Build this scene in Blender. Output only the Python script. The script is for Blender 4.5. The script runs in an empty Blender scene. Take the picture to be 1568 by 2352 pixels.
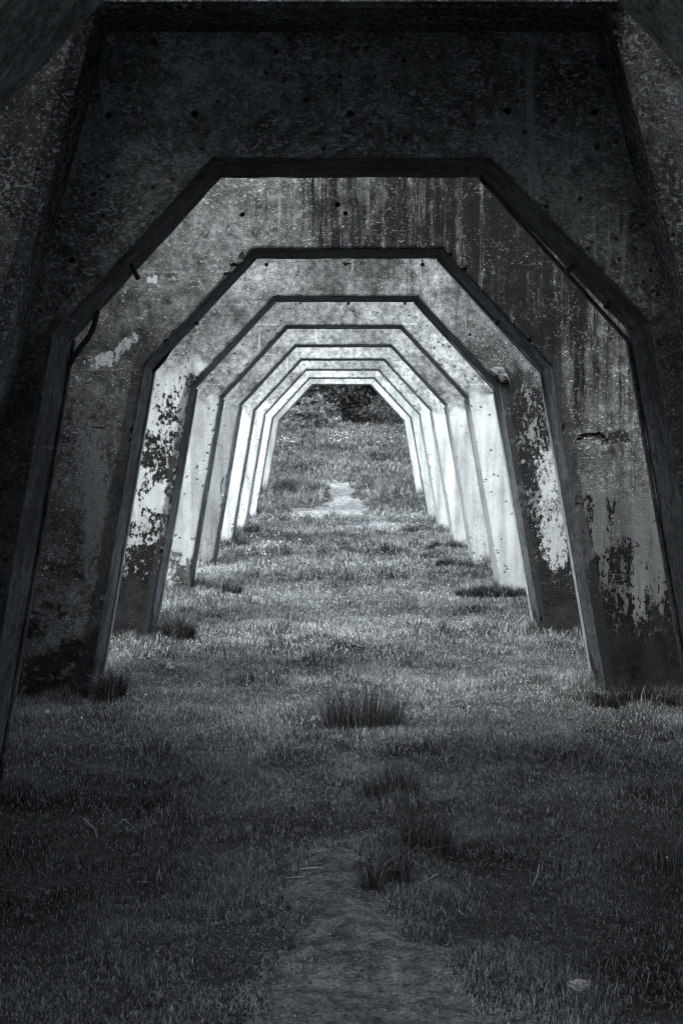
import bpy, bmesh, math, random
import numpy as np
from mathutils import Vector, Matrix

random.seed(7)
rng = np.random.default_rng(11)
SC = bpy.context.scene
COL = SC.collection

# ------------------------------------------------------------------ camera, sky, sun, exposure
CAMX, CAMZ, F = -0.054, 1.55, 3534.0
cam_d = bpy.data.cameras.new('camera')
cam = bpy.data.objects.new('camera', cam_d); COL.objects.link(cam)
cam.location = (CAMX, 0, CAMZ); cam.rotation_euler = (math.radians(90), 0, 0)
cam_d.sensor_fit = 'VERTICAL'; cam_d.sensor_height = 36.0; cam_d.sensor_width = 24.0
cam_d.lens = 36.0 * F / 2352.0
cam_d.shift_x = 6 / 2352; cam_d.shift_y = -154 / 2352
cam_d.clip_start = 0.05; cam_d.clip_end = 1500
cam_d.dof.use_dof = True; cam_d.dof.focus_distance = 7.2; cam_d.dof.aperture_fstop = 8.0
SC.camera = cam

SUN_EL = math.radians(58)
SUN_TRAVEL_XY = Vector((0.5, 0.87)).normalized()          # light comes from behind the camera, from the left
W = bpy.data.worlds.new('World'); SC.world = W; W.use_nodes = True
wn, wl = W.node_tree.nodes, W.node_tree.links
wn.clear()
wo = wn.new('ShaderNodeOutputWorld'); bg = wn.new('ShaderNodeBackground')
sky = wn.new('ShaderNodeTexSky'); sky.sky_type = 'NISHITA'; sky.sun_disc = False
sky.sun_elevation = SUN_EL
sky.sun_rotation = math.atan2(-SUN_TRAVEL_XY.x, -SUN_TRAVEL_XY.y)
sky.dust_density = 4.0; sky.air_density = 1.0
hs = wn.new('ShaderNodeHueSaturation'); hs.inputs['Saturation'].default_value = 0.32
wl.new(sky.outputs[0], hs.inputs['Color']); wl.new(hs.outputs[0], bg.inputs[0])
bg.inputs[1].default_value = 0.125
wl.new(bg.outputs[0], wo.inputs[0])
sun_d = bpy.data.lights.new('sun', 'SUN'); sun_d.energy = 1.5; sun_d.angle = math.radians(30)
sun_d.color = (1.0, 0.975, 0.94)
sun = bpy.data.objects.new('sun', sun_d); COL.objects.link(sun)
tv = Vector((SUN_TRAVEL_XY.x * math.cos(SUN_EL), SUN_TRAVEL_XY.y * math.cos(SUN_EL), -math.sin(SUN_EL)))
sun.rotation_euler = tv.to_track_quat('-Z', 'Y').to_euler()
SC.view_settings.view_transform = 'Standard'; SC.view_settings.look = 'None'
SC.view_settings.gamma = 1.0; SC.view_settings.exposure = 2.2
SC.render.engine = 'CYCLES'
SC.cycles.max_bounces = 6; SC.cycles.diffuse_bounces = 3; SC.cycles.transmission_bounces = 4
SC.cycles.sample_clamp_indirect = 4.0
SC.cycles.use_denoising = True; SC.cycles.denoising_input_passes = 'RGB_ALBEDO_NORMAL'; SC.cycles.denoising_prefilter = 'ACCURATE'
SC.cycles.filter_width = 1.0

# ------------------------------------------------------------------ helpers
def px(x, Y): return (x - 778) * Y / F + CAMX          # measured point of the photograph -> metres at depth Y
def pz(y, Y): return CAMZ + (1022 - y) * Y / F

def tag(o, label=None, cat=None, group=None, kind=None):
    if label: o['label'] = label
    if cat: o['category'] = cat
    if group: o['group'] = group
    if kind: o['kind'] = kind
    return o

def empty(name, loc=(0, 0, 0), rz=0.0):
    o = bpy.data.objects.new(name, None); o.empty_display_size = 0.1
    o.location = loc; o.rotation_euler = (0, 0, rz); COL.objects.link(o); return o

def link(name, me, mat=None, parent=None, loc=None):
    o = bpy.data.objects.new(name, me); COL.objects.link(o)
    if mat is not None:
        for m in (mat if isinstance(mat, (list, tuple)) else [mat]): me.materials.append(m)
    if parent: o.parent = parent
    if loc is not None: o.location = loc
    return o

def bm_obj(name, bm, mat=None, parent=None, loc=None, smooth=False):
    me = bpy.data.meshes.new(name); bm.to_mesh(me); bm.free()
    if smooth: me.shade_smooth()
    return link(name, me, mat, parent, loc)

def np_mesh(name, verts, faces_flat, loop_start, loop_total, attr=None, mat_idx=None):
    me = bpy.data.meshes.new(name)
    me.vertices.add(len(verts)); me.vertices.foreach_set('co', np.asarray(verts, np.float32).ravel())
    me.loops.add(len(faces_flat)); me.loops.foreach_set('vertex_index', np.asarray(faces_flat, np.int32))
    me.polygons.add(len(loop_start)); me.polygons.foreach_set('loop_start', np.asarray(loop_start, np.int32))
    me.polygons.foreach_set('loop_total', np.asarray(loop_total, np.int32))
    if attr is not None:
        a = me.attributes.new('shade', 'FLOAT', 'POINT'); a.data.foreach_set('value', np.asarray(attr, np.float32))
    me.update(calc_edges=True); me.validate()
    return me

def hash2(ix, iy, s):
    h = (ix.astype(np.int64) * 374761393 + iy.astype(np.int64) * 668265263 + s * 1442695041) & 0x7fffffff
    h = ((h ^ (h >> 13)) * 1274126177) & 0x7fffffff
    return ((h ^ (h >> 16)) & 0xffffff) / float(0xffffff)
def vnoise(x, y, s=0):
    x = np.asarray(x, float); y = np.asarray(y, float)
    ix, iy = np.floor(x), np.floor(y); fx, fy = x - ix, y - iy
    fx = fx * fx * (3 - 2 * fx); fy = fy * fy * (3 - 2 * fy)
    a = hash2(ix, iy, s); b = hash2(ix + 1, iy, s); c = hash2(ix, iy + 1, s); d = hash2(ix + 1, iy + 1, s)
    return (a * (1 - fx) + b * fx) * (1 - fy) + (c * (1 - fx) + d * fx) * fy
def fbm(x, y, s=0, o=3):
    t = 0; a = 1; n = 0
    for i in range(o):
        t = t + a * vnoise(np.asarray(x) * 2 ** i, np.asarray(y) * 2 ** i, s + i); n += a; a *= .5
    return t / n

GY = [-90, 12, 15.4, 18.4, 21.4, 24.4, 27.4, 30.4, 33, 36, 45, 58, 75, 260]
GZ = [0, 0, .04, .08, .12, .17, .25, .42, .63, .86, 1.38, 2.3, 3.6, 14]
def gz(x, y):
    x = np.asarray(x, float); y = np.asarray(y, float)
    return np.interp(y, GY, GZ) + (fbm(x * 1.3, y * 1.3, 5, 3) - .5) * .08 + (vnoise(x * 4.3, y * 3.3, 15) - .5) * .03

DEPTH, LIP = .50, .012
IN_TOP, IN_TZ, IN_CX, IN_CZ, IN_BX = .579, 2.747, 1.241, 2.03, 1.585
# ------------------------------------------------------------------ node helpers
class Mat:
    def __init__(s, name):
        s.m = bpy.data.materials.new(name); s.m.use_nodes = True
        s.t = s.m.node_tree; s.t.nodes.clear()
        s.out = s.t.nodes.new('ShaderNodeOutputMaterial')
    def n(s, typ, ins=None, out=0, **kw):
        nd = s.t.nodes.new(typ)
        for k, v in kw.items(): setattr(nd, k, v)
        for k, v in (ins or {}).items():
            if hasattr(v, 'is_output'): s.t.links.new(v, nd.inputs[k])
            else: nd.inputs[k].default_value = v
        return nd.outputs[out]
    def mth(s, op, a, b=0.0, c=0.0, clamp=False):
        return s.n('ShaderNodeMath', {0: a, 1: b, 2: c}, operation=op, use_clamp=clamp)
    def add(s, a, b): return s.mth('ADD', a, b)
    def mul(s, a, b): return s.mth('MULTIPLY', a, b)
    def sub(s, a, b): return s.mth('SUBTRACT', a, b)
    def inv(s, a): return s.mth('SUBTRACT', 1.0, a)
    def step(s, v, lo, hi):                                     # smooth ramp of v between lo and hi
        return s.n('ShaderNodeMapRange', {0: v, 1: lo, 2: hi, 3: 0.0, 4: 1.0}, interpolation_type='SMOOTHSTEP')
    def lin(s, v, lo, hi, a, b):
        return s.n('ShaderNodeMapRange', {0: v, 1: lo, 2: hi, 3: a, 4: b})
    def mix(s, f, a, b):                                        # scalar mix
        return s.n('ShaderNodeMix', {0: f, 2: a, 3: b}, data_type='FLOAT')
    def noise(s, vec, scale, detail=4.0, rough=0.55, dist=0.0):
        return s.n('ShaderNodeTexNoise', {'Vector': vec, 'Scale': scale, 'Detail': detail, 'Roughness': rough, 'Distortion': dist})
    def voro(s, vec, scale, out=0, feature='F1'):
        return s.n('ShaderNodeTexVoronoi', {'Vector': vec, 'Scale': scale}, out=out, feature=feature)
    def vmul(s, vec, v): return s.n('ShaderNodeVectorMath', {0: vec, 1: v}, operation='MULTIPLY')
    def vadd(s, vec, v): return s.n('ShaderNodeVectorMath', {0: vec, 1: v}, operation='ADD')
    def grey(s, v, tint=(0.90, 1.0, 1.03)):                   # scalar albedo -> faintly cool grey
        return s.n('ShaderNodeCombineColor', {0: s.mul(v, tint[0]), 1: s.mul(v, tint[1]), 2: s.mul(v, tint[2])})
    def finish(s, albedo, rough=0.85, spec=0.25, bump=None, strength=0.5, dist=0.01, transl=0.0):
        b = s.t.nodes.new('ShaderNodeBsdfPrincipled')
        c = s.grey(albedo)
        s.t.links.new(c, b.inputs['Base Color'])
        if hasattr(rough, 'is_output'): s.t.links.new(rough, b.inputs['Roughness'])
        else: b.inputs['Roughness'].default_value = rough
        b.inputs['Specular IOR Level'].default_value = spec
        if bump is not None:
            bn = s.n('ShaderNodeBump', {'Height': bump, 'Strength': strength, 'Distance': dist})
            s.t.links.new(bn, b.inputs['Normal'])
        sh = b.outputs[0]
        if transl > 0:
            tr = s.n('ShaderNodeBsdfTranslucent', {'Color': c})
            sh = s.n('ShaderNodeMixShader', {0: transl, 1: sh, 2: tr})
        s.t.links.new(sh, s.out.inputs[0])
        return s.m

def concrete(name, seed, lo=.10, hi=.30, speck=.88, speck_v=.6, pits=.05, paint_h=-1., paint=(0.7, 0.7), flake=(.75, .75),
             under=.04, flake_scale=9., stretch=(1., 1.), streak=(0., 0.), algae=.25, peb=1.0, margin=(0., 0.), sides=(1., 1.), edge=(0., 0.), fine=.3, grain=88., patches=(), mids=9.):
    """Board-cast concrete: mottling, aggregate flakes, paint that peels, run-off streaks, moss at the foot."""
    M = Mat(name)
    P = M.n('ShaderNodeTexCoord', out=3)
    Q = M.vadd(P, (seed * 7.31, seed * 3.17, seed * 5.73))
    sep = M.t.nodes.new('ShaderNodeSeparateXYZ'); M.t.links.new(P, sep.inputs[0])
    X, Z = sep.outputs[0], sep.outputs[2]
    right = M.step(X, -.25, .25)
    n1 = M.noise(Q, 1.7, 6, .62); n2 = M.noise(Q, mids, 8, .7); n3 = M.noise(Q, 55., 3, .6)
    mott = M.add(M.mul(M.step(n1, .38, .62), .5), M.mul(M.step(n2, .34, .66), .5))
    v = M.mix(mott, lo, hi)
    v = M.mul(v, M.lin(n3, .25, .75, .72, 1.28))
    v = M.mul(v, M.lin(M.noise(Q, 1.1, 5, .68), .36, .64, .5, 1.3))
    gr = M.noise(Q, 130., 4, .8); gm = M.noise(Q, 17., 6, .75)
    v = M.mul(v, M.mul(M.lin(gr, .36, .64, .45, 1.6), M.lin(gm, .3, .7, .3, 1.75)))
    # pour lines of the formwork
    band = M.noise(M.vmul(Q, (.25, .25, 5.)), 1.0, 2, .5)
    v = M.mul(v, M.lin(band, .3, .7, .94, 1.06))
    for z0 in (.98, 1.52, 2.06, 2.66):
        ln0 = M.mth('ABSOLUTE', M.add(M.sub(Z, z0 + (seed % 1.) * .2 - .1), M.mul(M.sub(M.noise(Q, 3., 4, .6), .5), .03)))
        v = M.mul(v, M.add(1., M.mul(M.mul(M.inv(M.step(ln0, .002, .010)), M.step(M.noise(Q, 2.5, 4, .7), .48, .6)), .8)))
    relief = None
    # run-off streaks, longest below the soffit line
    wob = M.n('ShaderNodeTexNoise', {'Vector': Q, 'Scale': 9., 'Detail': 3.}, out=1)
    QS = M.vadd(Q, M.vmul(wob, (.03, .03, .2)))
    sn = M.noise(M.vmul(QS, (17., 17., .6)), 1.0, 6, .72)
    sn2 = M.noise(M.vmul(QS, (2.6, 2.6, .5)), 1.0, 4, .65)
    sn3 = M.noise(M.vmul(QS, (75., 75., 3.5)), 1.0, 4, .7)
    amt = M.mul(M.mix(M.step(X, -.9, .35), streak[0], streak[1]), M.lin(Z, 1.3, 2.75, .45, 1.0))
    sthr = M.sub(M.add(M.add(sn, M.mul(M.sub(sn2, .5), .8)), M.mul(M.sub(sn3, .5), .5)), M.sub(.9, M.mul(amt, .6)))
    smask = M.mul(M.add(M.mul(M.step(sthr, -.22, .16), .75), M.mul(M.step(sthr, -.02, .05), .25)), M.step(amt, .0, .1))
    smask = M.mul(smask, M.lin(gm, .3, .7, 1.15, .75))
    v = M.mix(M.mth('MINIMUM', smask, .94), v, .014)
    # light run-off (lime)
    ln = M.noise(M.vmul(Q, (9., 9., .8)), 1.3, 4, .6)
    v = M.mix(M.mul(M.step(ln, .62, .74), .55), v, M.mul(hi, 1.75))
    # exposed aggregate: pale flakes and pits
    w = M.n('ShaderNodeTexNoise', {'Vector': Q, 'Scale': 30., 'Detail': 2.}, out=1)
    QV = M.vadd(Q, M.vmul(w, (.022, .022, .022)))
    f1 = M.noise(M.vmul(QV, (1., 1., 1.5)), grain, 3, .7); fd = M.noise(Q, 5.5, 5, .7)
    thr = M.sub(M.lin(speck, .6, 1., .545, .70), M.mul(M.sub(fd, .5), .34))
    fl = M.mul(M.step(M.sub(f1, thr), .0, .03), M.lin(M.noise(Q, 34., 2, .5), .35, .65, .25, 1.))
    v = M.mix(fl, v, speck_v)
    vp = M.n('ShaderNodeSeparateColor', {0: M.voro(QV, 30., 1)}, out=1)
    pd = M.voro(QV, 30., 0)
    pit = M.mul(M.inv(M.step(vp, pits, pits + .015)), M.inv(M.step(pd, .2, .42)))
    v = M.mix(M.mul(pit, .85), v, .015)
    # paint coat below a wavering line, peeled in sharp-edged flakes
    if paint_h > 0:
        pn = M.noise(Q, 4.0, 3, .5)
        pl = M.inv(M.step(M.add(Z, M.mul(M.sub(pn, .5), .8)), paint_h - .10, paint_h + .10))
        pc = M.mix(right, paint[0], paint[1])
        pc = M.mul(pc, M.lin(M.noise(Q, 3.1, 5, .6), .3, .7, .74, 1.06))
        pc = M.mul(pc, M.lin(M.noise(M.vmul(Q, (9., 9., .8)), 1., 5, .65), .36, .6, .62, 1.04))
        fn = M.mix(right, M.noise(M.vmul(Q, (1., 1., 1. / stretch[0])), flake_scale, 9, .72, .5),
                   M.noise(M.vmul(Q, (1., 1., 1. / stretch[1])), flake_scale, 9, .72, .5))
        fn = M.add(fn, M.add(M.mul(M.sub(M.noise(Q, 2.3, 2, .5), .5), .45), M.mul(M.sub(M.noise(M.vmul(Q, (1., 1., .6)), 42., 5, .7), .5), fine)))
        low = M.mul(M.inv(M.step(Z, .25, 1.1)), .30)
        dd = M.sub(M.mth('ABSOLUTE', X), M.sub(IN_BX, M.mul(Z, (IN_BX - IN_CX) / IN_CZ)))
        low = M.add(low, M.mul(M.inv(M.step(dd, .05, .42)), M.mix(right, edge[0], edge[1])))
        fm = M.step(M.sub(M.sub(fn, low), M.sub(1.0, M.mix(right, flake[0], flake[1]))), -.012, .012)
        uc = M.mul(under, M.lin(n2, .3, .7, .5, 1.7))
        coat = M.mix(fm, uc, M.mul(pc, M.lin(gr, .3, .7, .8, 1.2)))
        pl = M.mul(pl, M.mix(right, sides[0], sides[1]))
        coat = M.mix(M.mul(fl, .3), coat, .7)
        coat = M.mix(M.mul(pit, .8), coat, .03)
        v = M.mix(pl, v, coat)
        relief = M.mul(M.mul(fm, pl), .55)
        v = M.mix(M.mul(smask, .75), v, .012)
    # single patches: (x, z, rx, rz, albedo)
    for (qx, qz, rx, rz, al, ang) in patches:
        ca, sa = math.cos(ang), math.sin(ang)
        dx, dz = M.sub(X, qx), M.sub(Z, qz)
        u = M.mth('DIVIDE', M.add(M.mul(dx, ca), M.mul(dz, sa)), rx)
        t = M.mth('DIVIDE', M.sub(M.mul(dz, ca), M.mul(dx, sa)), rz)
        r = M.mth('SQRT', M.add(M.mul(u, u), M.mul(t, t)))
        r = M.add(r, M.add(M.mul(M.sub(M.noise(Q, 9., 6, .7), .5), 1.7), M.mul(M.sub(M.noise(M.vmul(Q, (1., 1., .6)), 34., 4, .65), .5), 1.1)))
        brk = M.step(M.add(M.noise(M.vmul(Q, (1., 1., .6)), 40., 6, .78), M.mul(M.sub(1.0, r), .12)), .51, .53)
        v = M.mix(M.mul(M.mul(M.inv(M.step(r, .93, 1.05)), brk), .93), v, M.mul(al, M.lin(n3, .3, .7, .85, 1.12)))
    # moss and damp at the foot
    an = M.noise(Q, 3.2, 9, .72)
    ah = M.mix(right, *algae) if isinstance(algae, tuple) else algae
    am = M.inv(M.step(M.sub(M.add(Z, M.mul(M.sub(an, .5), 1.5)), ah), -.06, .06))
    am = M.mul(am, M.inv(M.mul(M.step(M.noise(Q, 15., 8, .78), .545, .58), .8)))
    v = M.mix(M.mul(am, .93), v, M.mul(.02, M.lin(n2, .3, .7, .3, 1.8)))
    if max(margin) > 0:                                          # damp stained margin along the upright edges of the opening
        d = M.sub(M.mth('ABSOLUTE', X), M.sub(IN_BX, M.mul(Z, (IN_BX - IN_CX) / IN_CZ)))
        wd = M.mix(right, margin[0], margin[1])
        mm = M.inv(M.step(M.add(M.sub(d, wd), M.mul(M.sub(M.noise(Q, 5., 5, .6), .5), .09)), -.012, .012))
        v = M.mix(M.mul(mm, M.mul(M.inv(M.step(Z, 1.95, 2.2)), .72)), v, .03)
    rg = M.noise(M.vadd(Q, M.vmul(w, (.03, .03, .03))), 95., 5, .75)
    bump = M.add(M.mul(rg, peb * 1.1), M.add(M.mul(n3, .45), M.mul(n2, .6)))
    bump = M.add(M.sub(bump, M.mul(pit, 1.0)), M.mul(fl, .5 * peb))
    if relief is not None: bump = M.add(bump, relief)
    return M.finish(M.mth('MINIMUM', v, .82), .93, .05, bump, .75, .012)

def plain(name, lo, hi, scale=8., rough=.8, spec=.25, bump=.4, transl=0.):
    M = Mat(name); P = M.n('ShaderNodeTexCoord', out=3)
    n = M.noise(P, scale, 5, .6)
    return M.finish(M.lin(n, .3, .7, lo, hi), rough, spec, n, bump, .01, transl)

def blade_mat(name, k=1.0, rough=.55, transl=.3, spec=.25):
    M = Mat(name)
    a = M.n('ShaderNodeAttribute', out=2, attribute_name='shade')
    return M.finish(M.mul(a, k), rough, spec, transl=transl)

def ground_mat():
    M = Mat('turf_soil'); P = M.n('ShaderNodeTexCoord', out=3)
    n = M.noise(P, .7, 5, .6); f = M.noise(P, 26., 5, .7); g = M.noise(P, 6., 4, .6)
    v = M.mul(M.lin(n, .3, .7, .035, .075), M.lin(f, .3, .7, .5, 1.5))
    return M.finish(v, .95, .1, M.add(f, g), .8, .03)
def path_mat(name, lo, hi):
    M = Mat(name); P = M.n('ShaderNodeTexCoord', out=3)
    n = M.noise(P, 3.5, 6, .65); f = M.noise(P, 70., 4, .7); g = M.noise(P, 14., 4, .6)
    vc = M.n('ShaderNodeSeparateColor', {0: M.voro(P, 95., 1)}, out=0); vd = M.voro(P, 95.)
    fl = M.mul(M.step(vc, .87, .9), M.inv(M.step(vd, .2, .45)))
    v = M.mul(M.mul(M.lin(n, .3, .7, lo, hi), M.lin(f, .34, .66, .4, 1.6)), M.lin(g, .35, .65, .55, 1.35))
    v = M.mix(M.mul(fl, .7), v, .42)
    return M.finish(v, .92, .2, M.add(M.add(f, M.mul(g, 2.)), M.mul(fl, .6)), .9, .015)

M_SOIL = ground_mat(); M_PATH = path_mat('trodden_dirt', .11, .28); M_SAND = path_mat('pale_dry_dirt', .12, .27)
M_GRASS = blade_mat('grass_blade'); M_RUSH = blade_mat('rush_stem', 1.0, .5, .1)
M_LEAF = blade_mat('leaf', 1.0, .5, .2); M_BARK = plain('bark', .05, .12, 14., .9)
M_STEEL = plain('rusted_steel', .03, .08, 20., .6, .4); M_STRIP = plain('worn_corner_steel', .22, .5, 9., .45, .5)
M_STRAW = plain('dry_straw', .45, .65, 30., .6, .3); M_PAPER = plain('white_paper', .65, .8, 12., .7, .2)
M_PETAL = plain('daisy_petal', .78, .82, 8., .6, .2, 0., .15); M_STONE = plain('pale_grit', .25, .6, 40., .8, .2)
M_TWIG = plain('stem', .05, .12, 30.)

# ------------------------------------------------------------------ ground and paths
def axis(segs):
    out = []
    for a, b, s in segs: out += list(np.arange(a, b - 1e-6, s))
    return np.array(out + [segs[-1][1]])
def sheet(name, xs, ys, mat, dz=0.0, keep=None):
    X, Y = np.meshgrid(xs, ys); Z = gz(X, Y) + dz
    if keep is not None: Z = Z + fbm(X * 14, Y * 11, 88, 3) * .03 * np.clip(np.maximum(near_path(X, Y), far_path(X, Y)) / .1, 0, 1)
    V = np.stack([X, Y, Z], -1).reshape(-1, 3); nx = len(xs)
    i, j = np.meshgrid(np.arange(nx - 1), np.arange(len(ys) - 1)); i, j = i.ravel(), j.ravel()
    a = j * nx + i
    Q = np.stack([a, a + 1, a + nx + 1, a + nx], 1)
    if keep is not None:
        cx = (V[Q[:, 0], 0] + V[Q[:, 2], 0]) / 2; cy = (V[Q[:, 0], 1] + V[Q[:, 2], 1]) / 2
        Q = Q[keep(cx, cy)]
        used, idx = np.unique(Q, return_inverse=True); V = V[used]; Q = idx.reshape(-1, 4)
    me = np_mesh(name, V, Q.ravel(), np.arange(len(Q)) * 4, np.full(len(Q), 4)); me.shade_smooth()
    return link(name, me, mat)

g = sheet('ground', axis([(-150, -20, 10), (-20, -4, 1.), (-4, 4, .1), (4, 20, 1.), (20, 150, 10)]),
          axis([(-90, 0, 6), (0, 3, .5), (3, 36, .1), (36, 60, .5), (60, 260, 8)]), M_SOIL)
tag(g, 'rough turf ground running under the arches and up the hill', kind='structure')

NP_Y = [1.5, 4.12, 4.65, 5.08, 5.4, 5.75]; NP_L = [-.5, -.29, -.21, -.17, -.17, -.14]; NP_R = [.55, .38, .27, .1, .05, .0]
FP_Y = [27.6, 28.1, 28.8, 29.6, 31, 33, 36]; FP_L = [-.95, -1.05, -.85, -.3, -.24, -.24, -.2]; FP_R = [.1, .36, .42, .42, .36, .28, .2]
def near_path(x, y):                                            # > 0 inside, metres from the edge
    n = (fbm(x * 7, y * 5, 21, 4) - .5) * .26
    d = np.minimum(x - np.interp(y, NP_Y, NP_L), np.interp(y, NP_Y, NP_R) - x) + n
    return np.where(y < 5.85, d, -1)
def far_path(x, y):
    n = (fbm(x * 4.5, y * 1.8, 33, 4) - .5) * .5
    d = np.minimum(x - np.interp(y, FP_Y, FP_L), np.interp(y, FP_Y, FP_R) - x) + n
    return np.where((y > 27.5) & (y < 33.7), d, -1)
p = sheet('path', np.arange(-.9, .9, .02), np.arange(1.5, 5.9, .02), M_PATH, .004, lambda x, y: near_path(x, y) > -.03)
tag(p, 'trodden bare dirt path with grit in the dark foreground', kind='structure')
p = sheet('path', np.arange(-1.2, .9, .04), np.arange(27.4, 36, .05), M_SAND, .006, lambda x, y: far_path(x, y) > -.03)
tag(p, 'pale dry dirt path below the grassy hill', kind='structure')

# ------------------------------------------------------------------ concrete arches
DEPTH, LIP = .50, .012
def arch_y(i): return 3.39 + 3 * i

def jitter_line(a, b, step=.06, amp=.003):
    a, b = Vector(a), Vector(b); n = max(1, int((b - a).length / step)); nrm = Vector((-(b - a).y, (b - a).x)).normalized()
    return [a.lerp(b, k / n) + nrm * (random.uniform(-amp, amp) if k else 0) for k in range(n)]

def arch_mesh(name, dl=0., dr=0., amp=.003, bevel=.016):
    bz = -.35; sl = (IN_BX - IN_CX) / IN_CZ
    inner = [(-IN_BX - sl * -bz, bz), (-IN_CX, IN_CZ + dl), (-IN_TOP, IN_TZ), (IN_TOP, IN_TZ), (IN_CX, IN_CZ + dr), (IN_BX + sl * -bz, bz)]
    outer = [(2.42, bz), (1.82, 3.62), (-1.82, 3.62), (-2.42, bz)]
    pts = []; fine = set()
    for k in range(5):
        fine.update(range(len(pts), len(pts) + 1)); pts += jitter_line(inner[k], inner[k + 1], .07, amp)
    pts.append(Vector(inner[5])); n_in = len(pts)
    pts += [Vector(q) for q in outer]
    bm = bmesh.new()
    f = [bm.verts.new((q.x, 0, q.y)) for q in pts]; b = [bm.verts.new((q.x, DEPTH, q.y)) for q in pts]
    bm.faces.new(f); bm.faces.new(b[::-1]); n = len(pts)
    for i in range(n): bm.faces.new((f[(i + 1) % n], f[i], b[i], b[(i + 1) % n]))
    bmesh.ops.recalc_face_normals(bm, faces=bm.faces)
    bm.edges.ensure_lookup_table()
    ed = []
    fi = set(f[:n_in])
    for e in bm.edges:
        if e.verts[0] in fi and e.verts[1] in fi: ed.append(e)
    bmesh.ops.bevel(bm, geom=ed, offset=bevel, segments=2, affect='EDGES', profile=.5)
    bmesh.ops.triangulate(bm, faces=[q for q in bm.faces if len(q.verts) > 4])
    me = bpy.data.meshes.new(name); bm.to_mesh(me); bm.free()
    return me

def cutters(holes, chips):
    bm = bmesh.new()
    for (x, z, r) in holes:
        m = Matrix.Translation((x, .0, z)) @ Matrix.Rotation(math.radians(90), 4, 'X')
        bmesh.ops.create_cone(bm, cap_ends=True, segments=12, radius1=r * .8, radius2=r, depth=.14, matrix=m)
    for (x, y, z, r, sx, sz) in chips:
        v = bmesh.ops.create_icosphere(bm, subdivisions=2, radius=r, matrix=Matrix.Translation((x, y, z)))['verts']
        for q in v:
            d = q.co - Vector((x, y, z)); k = 1 + random.uniform(-.3, .3)
            q.co = Vector((x, y, z)) + Vector((d.x * k * sx, d.y * k * .6, d.z * k * sz))
    me = bpy.data.meshes.new('cut'); bm.to_mesh(me); bm.free()
    return bpy.data.objects.new('cut', me)

def carve(me, holes, chips):
    if not holes and not chips: return me
    o = bpy.data.objects.new('tmp', me); COL.objects.link(o)
    c = cutters(holes, chips); COL.objects.link(c)
    md = o.modifiers.new('b', 'BOOLEAN'); md.operation = 'DIFFERENCE'; md.object = c; md.solver = 'EXACT'; md.use_self = True
    bpy.context.view_layer.update()
    new = bpy.data.meshes.new_from_object(o.evaluated_get(bpy.context.evaluated_depsgraph_get()))
    bpy.data.objects.remove(o); bpy.data.objects.remove(c)
    return new

def prism(bm, prof, y0, y1):
    f = [bm.verts.new((x, y0, z)) for x, z in prof]; b = [bm.verts.new((x, y1, z)) for x, z in prof]
    fs = [bm.faces.new(f), bm.faces.new(b[::-1])]; n = len(prof)
    for i in range(n): fs.append(bm.faces.new((f[(i + 1) % n], f[i], b[i], b[(i + 1) % n])))
    bmesh.ops.recalc_face_normals(bm, faces=fs)

def bar(a, b, w, y0, y1):
    """thin strip from a to b in the arch plane, w wide on its inner side"""
    bm = bmesh.new(); a, b = Vector(a), Vector(b); d = (b - a).normalized(); n = Vector((-d.y, d.x)) * w
    prism(bm, [tuple(a), tuple(b), tuple(b + n), tuple(a + n)], y0, y1)
    bmesh.ops.bevel(bm, geom=list(bm.edges), offset=abs(w) * .25, segments=1, affect='EDGES')
    return bm

def tube(pts, r, seg=8):
    bm = bmesh.new(); rings = []; pts = [Vector(q) for q in pts]
    for i, q in enumerate(pts):
        d = (pts[min(i + 1, len(pts) - 1)] - pts[max(i - 1, 0)]).normalized()
        u = d.cross(Vector((.3, .9, .2))).normalized(); w = d.cross(u)
        rr = r if not isinstance(r, (list, tuple)) else r[i]
        rings.append([bm.verts.new(q + (u * math.cos(a) + w * math.sin(a)) * rr) for a in [2 * math.pi * k / seg for k in range(seg)]])
    for A, B in zip(rings, rings[1:]):
        for k in range(seg): bm.faces.new((A[k], A[(k + 1) % seg], B[(k + 1) % seg], B[k]))
    bm.faces.new(rings[0][::-1]); bm.faces.new(rings[-1])
    bmesh.ops.recalc_face_normals(bm, faces=bm.faces)
    return bm

def smooth_pts(pts, n=5):
    out = []; P = [Vector(q) for q in pts]; P = [2 * P[0] - P[1]] + P + [2 * P[-1] - P[-2]]
    for i in range(1, len(P) - 2):
        for k in range(n):
            t = k / n
            out.append(.5 * ((2 * P[i]) + (-P[i - 1] + P[i + 1]) * t + (2 * P[i - 1] - 5 * P[i] + 4 * P[i + 1] - P[i + 2]) * t * t + (-P[i - 1] + 3 * P[i] - 3 * P[i + 1] + P[i + 2]) * t ** 3))
    return out + [P[-2]]

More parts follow.
